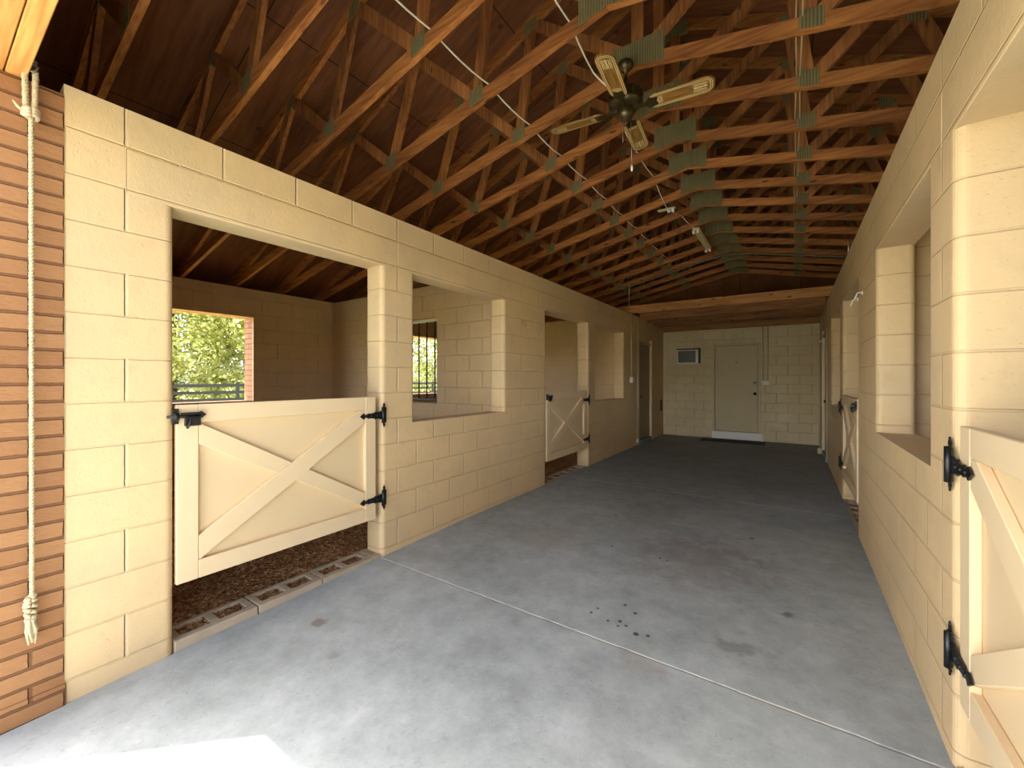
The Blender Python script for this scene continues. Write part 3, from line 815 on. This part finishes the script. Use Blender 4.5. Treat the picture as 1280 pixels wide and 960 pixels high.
# ------------------------------------------------------------------ rope at the entrance
rx, ry = XL + .045, .296
hk = MB(); hk.tube([(rx - .03, ry - .004, 2.70), (rx, ry, 2.69), (rx + .004, ry + .02, 2.672), (rx, ry + .012, 2.65), (rx, ry - .01, 2.65)], .005, 8); hk.box(XL - .02, rx, ry - .02, ry + .02, 2.685, 2.70)
tag(hk.build('rope_hook', M['steel']), 'small metal hook under the header holding the rope', 'hook')
def strand(mb, p0, p1, r, turns, n3=3):
    p0 = Vector(p0); p1 = Vector(p1); L = (p1 - p0).length; N = max(8, int(L / .010))
    d = (p1 - p0).normalized(); u = d.orthogonal().normalized(); w = d.cross(u)
    for q in range(n3):
        pts = []
        for i in range(N + 1):
            t = i / N; a = 2 * PI * (turns * t + q / n3)
            pts.append(p0 + (p1 - p0) * t + (u * math.cos(a) + w * math.sin(a)) * r * .52)
        mb.tube(pts, r * .58, 6)
rp = empty('rope', (rx, ry, .28), 'long pale twisted rope hanging down the brick pier', 'rope')
m = MB(); strand(m, (rx, ry + .002, 2.48), (rx, ry + .004, .46), .0085, 46); m.build('strand', M['rope'], rp)
m = MB(); strand(m, (rx, ry - .016, 2.66), (rx, ry - .012, 2.49), .0105, 4); strand(m, (rx, ry + .014, 2.655), (rx, ry + .012, 2.49), .0105, 4)
m.build('loop', M['rope'], rp)
m = MB()
for k in range(3): m.tube([(rx + .02 * math.cos(a), ry + .02 * math.sin(a), 2.485 - .012 * k + .004 * math.sin(2 * a)) for a in [i / 12 * 2 * PI for i in range(13)]], .009, 7)
m.tube([(rx, ry - .02, 2.475), (rx + .01, ry - .035, 2.48), (rx + .008, ry - .048, 2.50)], [.008, .006, .003], 6)
m.build('knot', M['rope'], rp)
m = MB(); rn = random.Random(4)
for k in range(6):
    rr = .017 - .002 * abs(k - 2)
    m.tube([(rx + rr * math.cos(a), ry + rr * math.sin(a) * .9, .465 - .018 * k + .008 * math.sin(a + k)) for a in [i / 12 * 2 * PI for i in range(13)]], .0085, 7)
for k in range(16):
    a = rn.uniform(0, 2 * PI); r1 = rn.uniform(.004, .013); r2 = rn.uniform(.006, .02)
    m.tube([(rx + r1 * math.cos(a), ry + r1 * math.sin(a), .38), (rx + r2 * math.cos(a + .3), ry + r2 * math.sin(a + .3), .33), (rx + r2 * .7 * math.cos(a + .6), ry + r2 * .7 * math.sin(a + .6), rn.uniform(.265, .31))], [.006, .005, .002], 6)
m.build('frayed_end', M['rope'], rp)

# ------------------------------------------------------------------ ceiling fan
FX, FY, FZ = -1.04, 3.06, 3.405
f_ = empty('ceiling_fan', (FX, FY, FZ), 'brass and oak ceiling fan with stencilled blades hanging from the trusses', 'fan')
m = MB(); m.lathe([(0, 3.755), (.055, 3.755), (.06, 3.735), (.035, 3.70), (.014, 3.69), (.014, 3.56), (.03, 3.55)], (FX, FY, 0), 24); m.build('mounting_rod', M['brass'], f_)
m = MB(); m.lathe([(.0, 3.56), (.04, 3.56), (.085, 3.545), (.115, 3.52), (.125, 3.49), (.118, 3.475), (.125, 3.46), (.118, 3.43), (.09, 3.415), (.05, 3.41), (0, 3.41)], (FX, FY, 0), 32)
for k in range(16):
    a = 2 * PI * k / 16; m.bar((FX + .118 * math.cos(a), FY + .118 * math.sin(a), 3.455), (FX + .122 * math.cos(a), FY + .122 * math.sin(a), 3.515), .012, .014, (math.cos(a), math.sin(a), 0))
m.build('motor_housing', M['brass'], f_)
m = MB(); m.lathe([(.0, 3.41), (.05, 3.41), (.062, 3.395), (.062, 3.36), (.045, 3.335), (.02, 3.325), (.012, 3.315), (0, 3.31)], (FX, FY, 0), 28); m.build('switch_housing', M['brass'], f_)
for k in range(4):
    ang = math.radians(5.5) + k * PI / 2
    e = MB()
    hw = lambda t: .060 + .008 * t
    pts = []
    for x, w_ in ((.17, .035), (.185, .052), (.21, .060), (.40, .066), (.55, .069), (.585, .060), (.602, .042), (.608, .02)): pts.append((x, w_))
    out = pts + [(x, -w_) for x, w_ in reversed(pts)]
    e.prism(out, 'z', -.004, .004)
    # object coordinates of the blade are used by its stencil: keep the mesh along +x and rotate the object
    b = e.build('fan_blade', M['blade']); b.parent = f_; b.location = (0, 0, 0)
    b.rotation_euler = (math.radians(-11), 0, ang)
    ir = MB(); ir.prism([(.10, .014), (.15, .018), (.175, .045), (.235, .03), (.225, 0), (.235, -.03), (.175, -.045), (.15, -.018), (.10, -.014)], 'z', -.009, -.0045)
    ir.box(.06, .13, -.014, .014, -.012, .012)
    i_ = ir.build('blade_iron', M['brass']); i_.parent = b
m = MB(); m.tube([(FX + .03, FY + .03, 3.32), (FX + .032, FY + .05, 3.0)], .0018, 6); m.tube([(FX - .03, FY + .02, 3.32), (FX - .03, FY + .03, 3.18)], .0018, 6); cpl = m.build('pull_chain', M['steel'], f_)
m = MB(); m.lathe([(0, 3.0), (.007, 2.995), (.010, 2.975), (.006, 2.955), (0, 2.95)], (FX + .032, FY + .05, 0), 12); m.build('chain_knob', M['holder'], cpl)

# strip light
sl = empty('strip_light', (-1.19, 7.2, 3.60), 'narrow fluorescent strip fitting without tubes under the trusses', 'light fitting')
m = MB(); m.prism([(-1.245, 3.64), (-1.23, 3.60), (-1.16, 3.60), (-1.145, 3.64)], 'y', 6.66, 7.78); m.build('body', M['strip'], sl)
for y in (6.68, 7.76):
    for x in (-1.225, -1.165):
        m = MB(); m.box(x - .017, x + .017, y - .022, y + .022, 3.555, 3.60); m.build('lamp_holder', M['holder'], sl, .004)
for y in (7.06, 7.48):
    m = MB(); m.tube([(-1.195, y, 3.64), (-1.195, y, 3.72)], .004, 6); m.build('hanger', M['steel'], sl)
# twin socket fitting
so = empty('socket_fitting', (-1.42, 5.45, 3.6), 'little white twin socket fitting hanging under a truss', 'light fitting')
m = MB(); m.box(-1.47, -1.25, 5.58, 5.64, 3.585, 3.60); m.build('bracket', M['strip'], so, .003)
for x in (-1.33, -1.28):
    m = MB(); m.lathe([(.0, 3.545), (.018, 3.547), (.02, 3.585), (0, 3.585)], (x, 5.61, 0), 14); m.build('socket', M['holder'], so)

# ------------------------------------------------------------------ cables
def sag(pts, r, drop, name, mat, label):
    m = MB(); out = []
    for a, b in zip(pts[:-1], pts[1:]):
        a = Vector(a); b = Vector(b)
        for k in range(6):
            t = k / 6; p = a.lerp(b, t); p.z -= drop * 4 * t * (1 - t); out.append(p)
    out.append(Vector(pts[-1])); m.tube(out, r, 7)
    return tag(m.build(name, M[mat]), label, 'cable')
def ctop(x): return zb(x) + .093 + .007
sag([(-1.94 - .005 * (i % 3), y, ctop(-1.94)) for i, y in enumerate([.9] + TY[1:13])], .006, .025, 'cable', 'cable', 'long white cable lying along the left side of the truss bottom chords')
sag([(-1.24, 1.326, ctop(-1.24)), (-1.24, 1.938, ctop(-1.24)), (-1.25, 2.55, ctop(-1.25)), (-1.27, 3.0, 3.74), (-1.12, 3.12, 3.6)], .006, .02, 'cable', 'cable', 'white cable running from the entrance to the ceiling fan')
sag([(-1.16, 3.12, 3.60), (-1.33, 3.774, ctop(-1.33)), (-1.36, 4.386, ctop(-1.36)), (-1.36, 4.998, ctop(-1.36)), (-1.36, 5.6, 3.62), (-1.30, 6.222, 3.70), (-1.21, 6.66, 3.64)], .005, .02, 'cable', 'cable', 'white cable linking the fan to the strip light')
sag([(.02 + .008 * (i % 2), y, ctop(.02)) for i, y in enumerate(TY[2:13])], .0045, .02, 'cable', 'conduit', 'tan cable over the right chords, left one of the pair')
sag([(.055 - .006 * (i % 2), y, ctop(.055)) for i, y in enumerate(TY[2:11])], .0045, .03, 'cable', 'conduit', 'tan cable over the right chords, right one of the pair')
# arched conduit under the far truss
m = MB(); pts = []
for k in range(31):
    x = XL - .75 + k / 30 * 4.2
    z = zb(x) - .018 if abs(x - XM) > .35 else zb(XM) - .018 - BS * (.35 * .5 + (x - XM) ** 2 / (2 * .35))
    pts.append((x, TY[13] - .0, z))
m.tube(pts, .012, 8); tag(m.build('arched_conduit', M['grey_cable']), 'grey conduit bent to follow the underside of a far roof truss', 'conduit')
# hanging rods
m = MB(); m.tube([(XL + .02, 7.97, 2.72), (XL + .02, 7.97, 3.30), (XL + .0, 7.98, 3.36), (XL + .06, 8.06, 3.385)], .006, 8); tag(m.build('hanging_rod', M['steel']), 'thin steel rod above the left wall in front of the loft', 'rod')
m = MB(); m.tube([(XR + .03, 5.8, WT), (XR + .03, 5.8, 2.86), (XR + .06, 5.8, 2.93)], .005, 8); tag(m.build('hanging_rod', M['steel']), 'thin steel rod above the right wall', 'rod')

# ------------------------------------------------------------------ door mat
m = MB(); m.box(-1.72, -.46, 9.98, 10.42, .001, .014); o = m.build('door_mat', M['mat'], None, .004); tag(o, 'thin black rubber mat on the floor before the back door', 'mat')

# ------------------------------------------------------------------ outside
m = MB(); m.poly([(-90, -60, -.26), (60, -60, -.26), (60, 80, -.26), (-90, 80, -.26)], [(0, 1, 2, 3)])
struct(m.build('ground', M['grass']), 'sunlit grass outside the barn', 'ground')
fc = empty('paddock_fence', (-22, 14, -.26), 'black three-board paddock fence beyond the left stall window', 'fence')
for k in range(15):
    y = -4 + 2.6 * k
    m = MB(); m.box(-22.06, -21.94, y - .06, y + .06, -.26, 1.22); m.build('post', M['fence'], fc)
for z in (.42, .76, 1.08):
    m = MB(); m.box(-21.94, -21.91, -4.2, 33, z - .07, z + .07); m.build('rail', M['fence'], fc)
def tree(x, y, hgt, rad, mat, label, seed, n=9500):
    rnd = random.Random(seed)
    t = empty('tree', (x, y, -.26), label, 'tree', 'trees beyond the paddock fence')
    m = MB(); m.tube([(x, y, -.26), (x + .1, y, hgt * .4), (x, y + .2, hgt * .8)], [.28, .2, .06], 10)
    for k in range(5):
        a = rnd.uniform(0, 6.28); m.tube([(x + .05, y, hgt * (.2 + .1 * k)), (x + rad * .6 * math.cos(a), y + rad * .6 * math.sin(a), hgt * (.3 + .12 * k))], [.1, .03], 7)
    m.build('trunk', M['bark'], t)
    c = MB(); blobs = []
    for k in range(34):
        hz = rnd.uniform(.02, .95); rr = rad * (1 - .75 * hz ** 2) * rnd.uniform(.4, 1)
        a = rnd.uniform(0, 6.28); blobs.append((x + rr * math.cos(a), y + rr * math.sin(a), hgt * hz + .2, rnd.uniform(.5, 1.1) * rad * .42))
    for _ in range(n):
        b = rnd.choice(blobs); v = Vector((rnd.gauss(0, 1), rnd.gauss(0, 1), rnd.gauss(0, 1))).normalized()
        p = Vector(b[:3]) + v * b[3] * rnd.uniform(.75, 1.05)
        if p.z < -.2: continue
        nrm = (v + Vector((rnd.uniform(-.8, .8), rnd.uniform(-.8, .8), rnd.uniform(.0, 1.0)))).normalized()
        u = nrm.orthogonal().normalized(); w = nrm.cross(u); s = rnd.uniform(.05, .12); a = rnd.uniform(0, 6.28)
        d1 = (u * math.cos(a) + w * math.sin(a)) * s * 1.5; d2 = (w * math.cos(a) - u * math.sin(a)) * s * .8
        c.poly([p - d1, p - d2 + nrm * s * .2, p + d1, p + d2 + nrm * s * .2], [(0, 1, 2, 3)])
    c.build('crown', M[mat], t)
TR = [(-26.5, 3.5, 11, 3.2, 'leafB', 'mid green tree behind the fence, left of the view through the near stall'),
      (-28, 8.2, 10, 3.4, 'leafA', 'bright yellow-green bushy tree framed in the near stall window'),
      (-25.5, 11.4, 9, 2.8, 'leafA', 'bright green tree behind the right edge of the near stall window'),
      (-33, 6.0, 14, 4.0, 'leafC', 'dark tall tree standing behind the bright bushy tree'),
      (-34, 12.5, 13, 4.0, 'leafC', 'dark tall tree farther back beyond the near stall window'),
      (-27, 16.5, 10, 3.4, 'leafB', 'mid green tree standing between the views of the two stalls'),
      (-26.5, 22.5, 10, 3.4, 'leafA', 'bright green tree seen through the bars of the grille'),
      (-26.5, 28.8, 11, 3.6, 'leafB', 'mid green tree at the far end of the fence'),
      (-40, 9.5, 15, 5.0, 'leafC', 'tall dark tree, third rank back beyond the near stall window'),
      (-41, 17.5, 15, 5.0, 'leafC', 'tall dark tree far back between the two stall windows'),
      (-40, 31.0, 15, 5.0, 'leafC', 'tall dark tree far back past the end of the fence'),
      (-33, 24.5, 13, 4.2, 'leafC', 'dark tree behind the bright tree seen through the grille bars')]
for i, a in enumerate(TR): tree(*a, seed=20 + i)

# ------------------------------------------------------------------ light
sd = Vector((.91, .80, -2.68)).normalized()
L = bpy.data.lights.new('sun', 'SUN'); L.energy = 10.0; L.angle = math.radians(.6); L.color = (1, .925, .77)
so_ = bpy.data.objects.new('sun', L); C.objects.link(so_); so_.location = (-10, -9, 28)
so_.rotation_euler = (-sd).to_track_quat('Z', 'Y').to_euler()
W = bpy.data.worlds.new('World'); bpy.context.scene.world = W; W.use_nodes = True
nt = W.node_tree; bg = nt.nodes['Background']
sky = nt.nodes.new('ShaderNodeTexSky'); sky.sky_type = 'NISHITA'; sky.sun_disc = False
sky.sun_elevation = math.radians(65.7); sky.sun_rotation = math.atan2(-.91, -.80); sky.air_density = 1.; sky.dust_density = 5; sky.ozone_density = 1
hz = nt.nodes.new('ShaderNodeHueSaturation'); hz.inputs['Saturation'].default_value = .75     # hazy bright sky
nt.links.new(sky.outputs[0], hz.inputs['Color'])
tc = nt.nodes.new('ShaderNodeTexCoord'); sx = nt.nodes.new('ShaderNodeSeparateXYZ'); nt.links.new(tc.outputs['Generated'], sx.inputs[0])
mr = nt.nodes.new('ShaderNodeMapRange'); mr.interpolation_type = 'SMOOTHSTEP'                                   # sky boosted towards the horizon, added to light the back of the aisle
mr.inputs[1].default_value = 0.; mr.inputs[2].default_value = .42; mr.inputs[3].default_value = 4.5; mr.inputs[4].default_value = 1.
nt.links.new(sx.outputs[2], mr.inputs[0])
vm = nt.nodes.new('ShaderNodeVectorMath'); vm.operation = 'SCALE'; nt.links.new(hz.outputs[0], vm.inputs[0]); nt.links.new(mr.outputs[0], vm.inputs['Scale'])
nt.links.new(vm.outputs[0], bg.inputs[0]); bg.inputs[1].default_value = .26

# ------------------------------------------------------------------ camera and view
cam = bpy.data.cameras.new('camera'); cam.sensor_width = 36; cam.lens = 516 / 1280 * 36; cam.shift_y = -6 / 1280; cam.clip_start = .02
co = bpy.data.objects.new('camera', cam); C.objects.link(co)
co.location = (0, 0, 1.37); co.rotation_euler = (PI / 2, 0, math.atan(350 / 516))
S = bpy.context.scene
S.camera = co
S.view_settings.view_transform = 'Standard'; S.view_settings.look = 'None'; S.view_settings.gamma = 1
S.view_settings.use_curve_mapping = False; S.view_settings.exposure = 1.45
S.cycles.max_bounces = 12; S.cycles.diffuse_bounces = 8; S.cycles.sample_clamp_indirect = 10
S.cycles.use_denoising = True
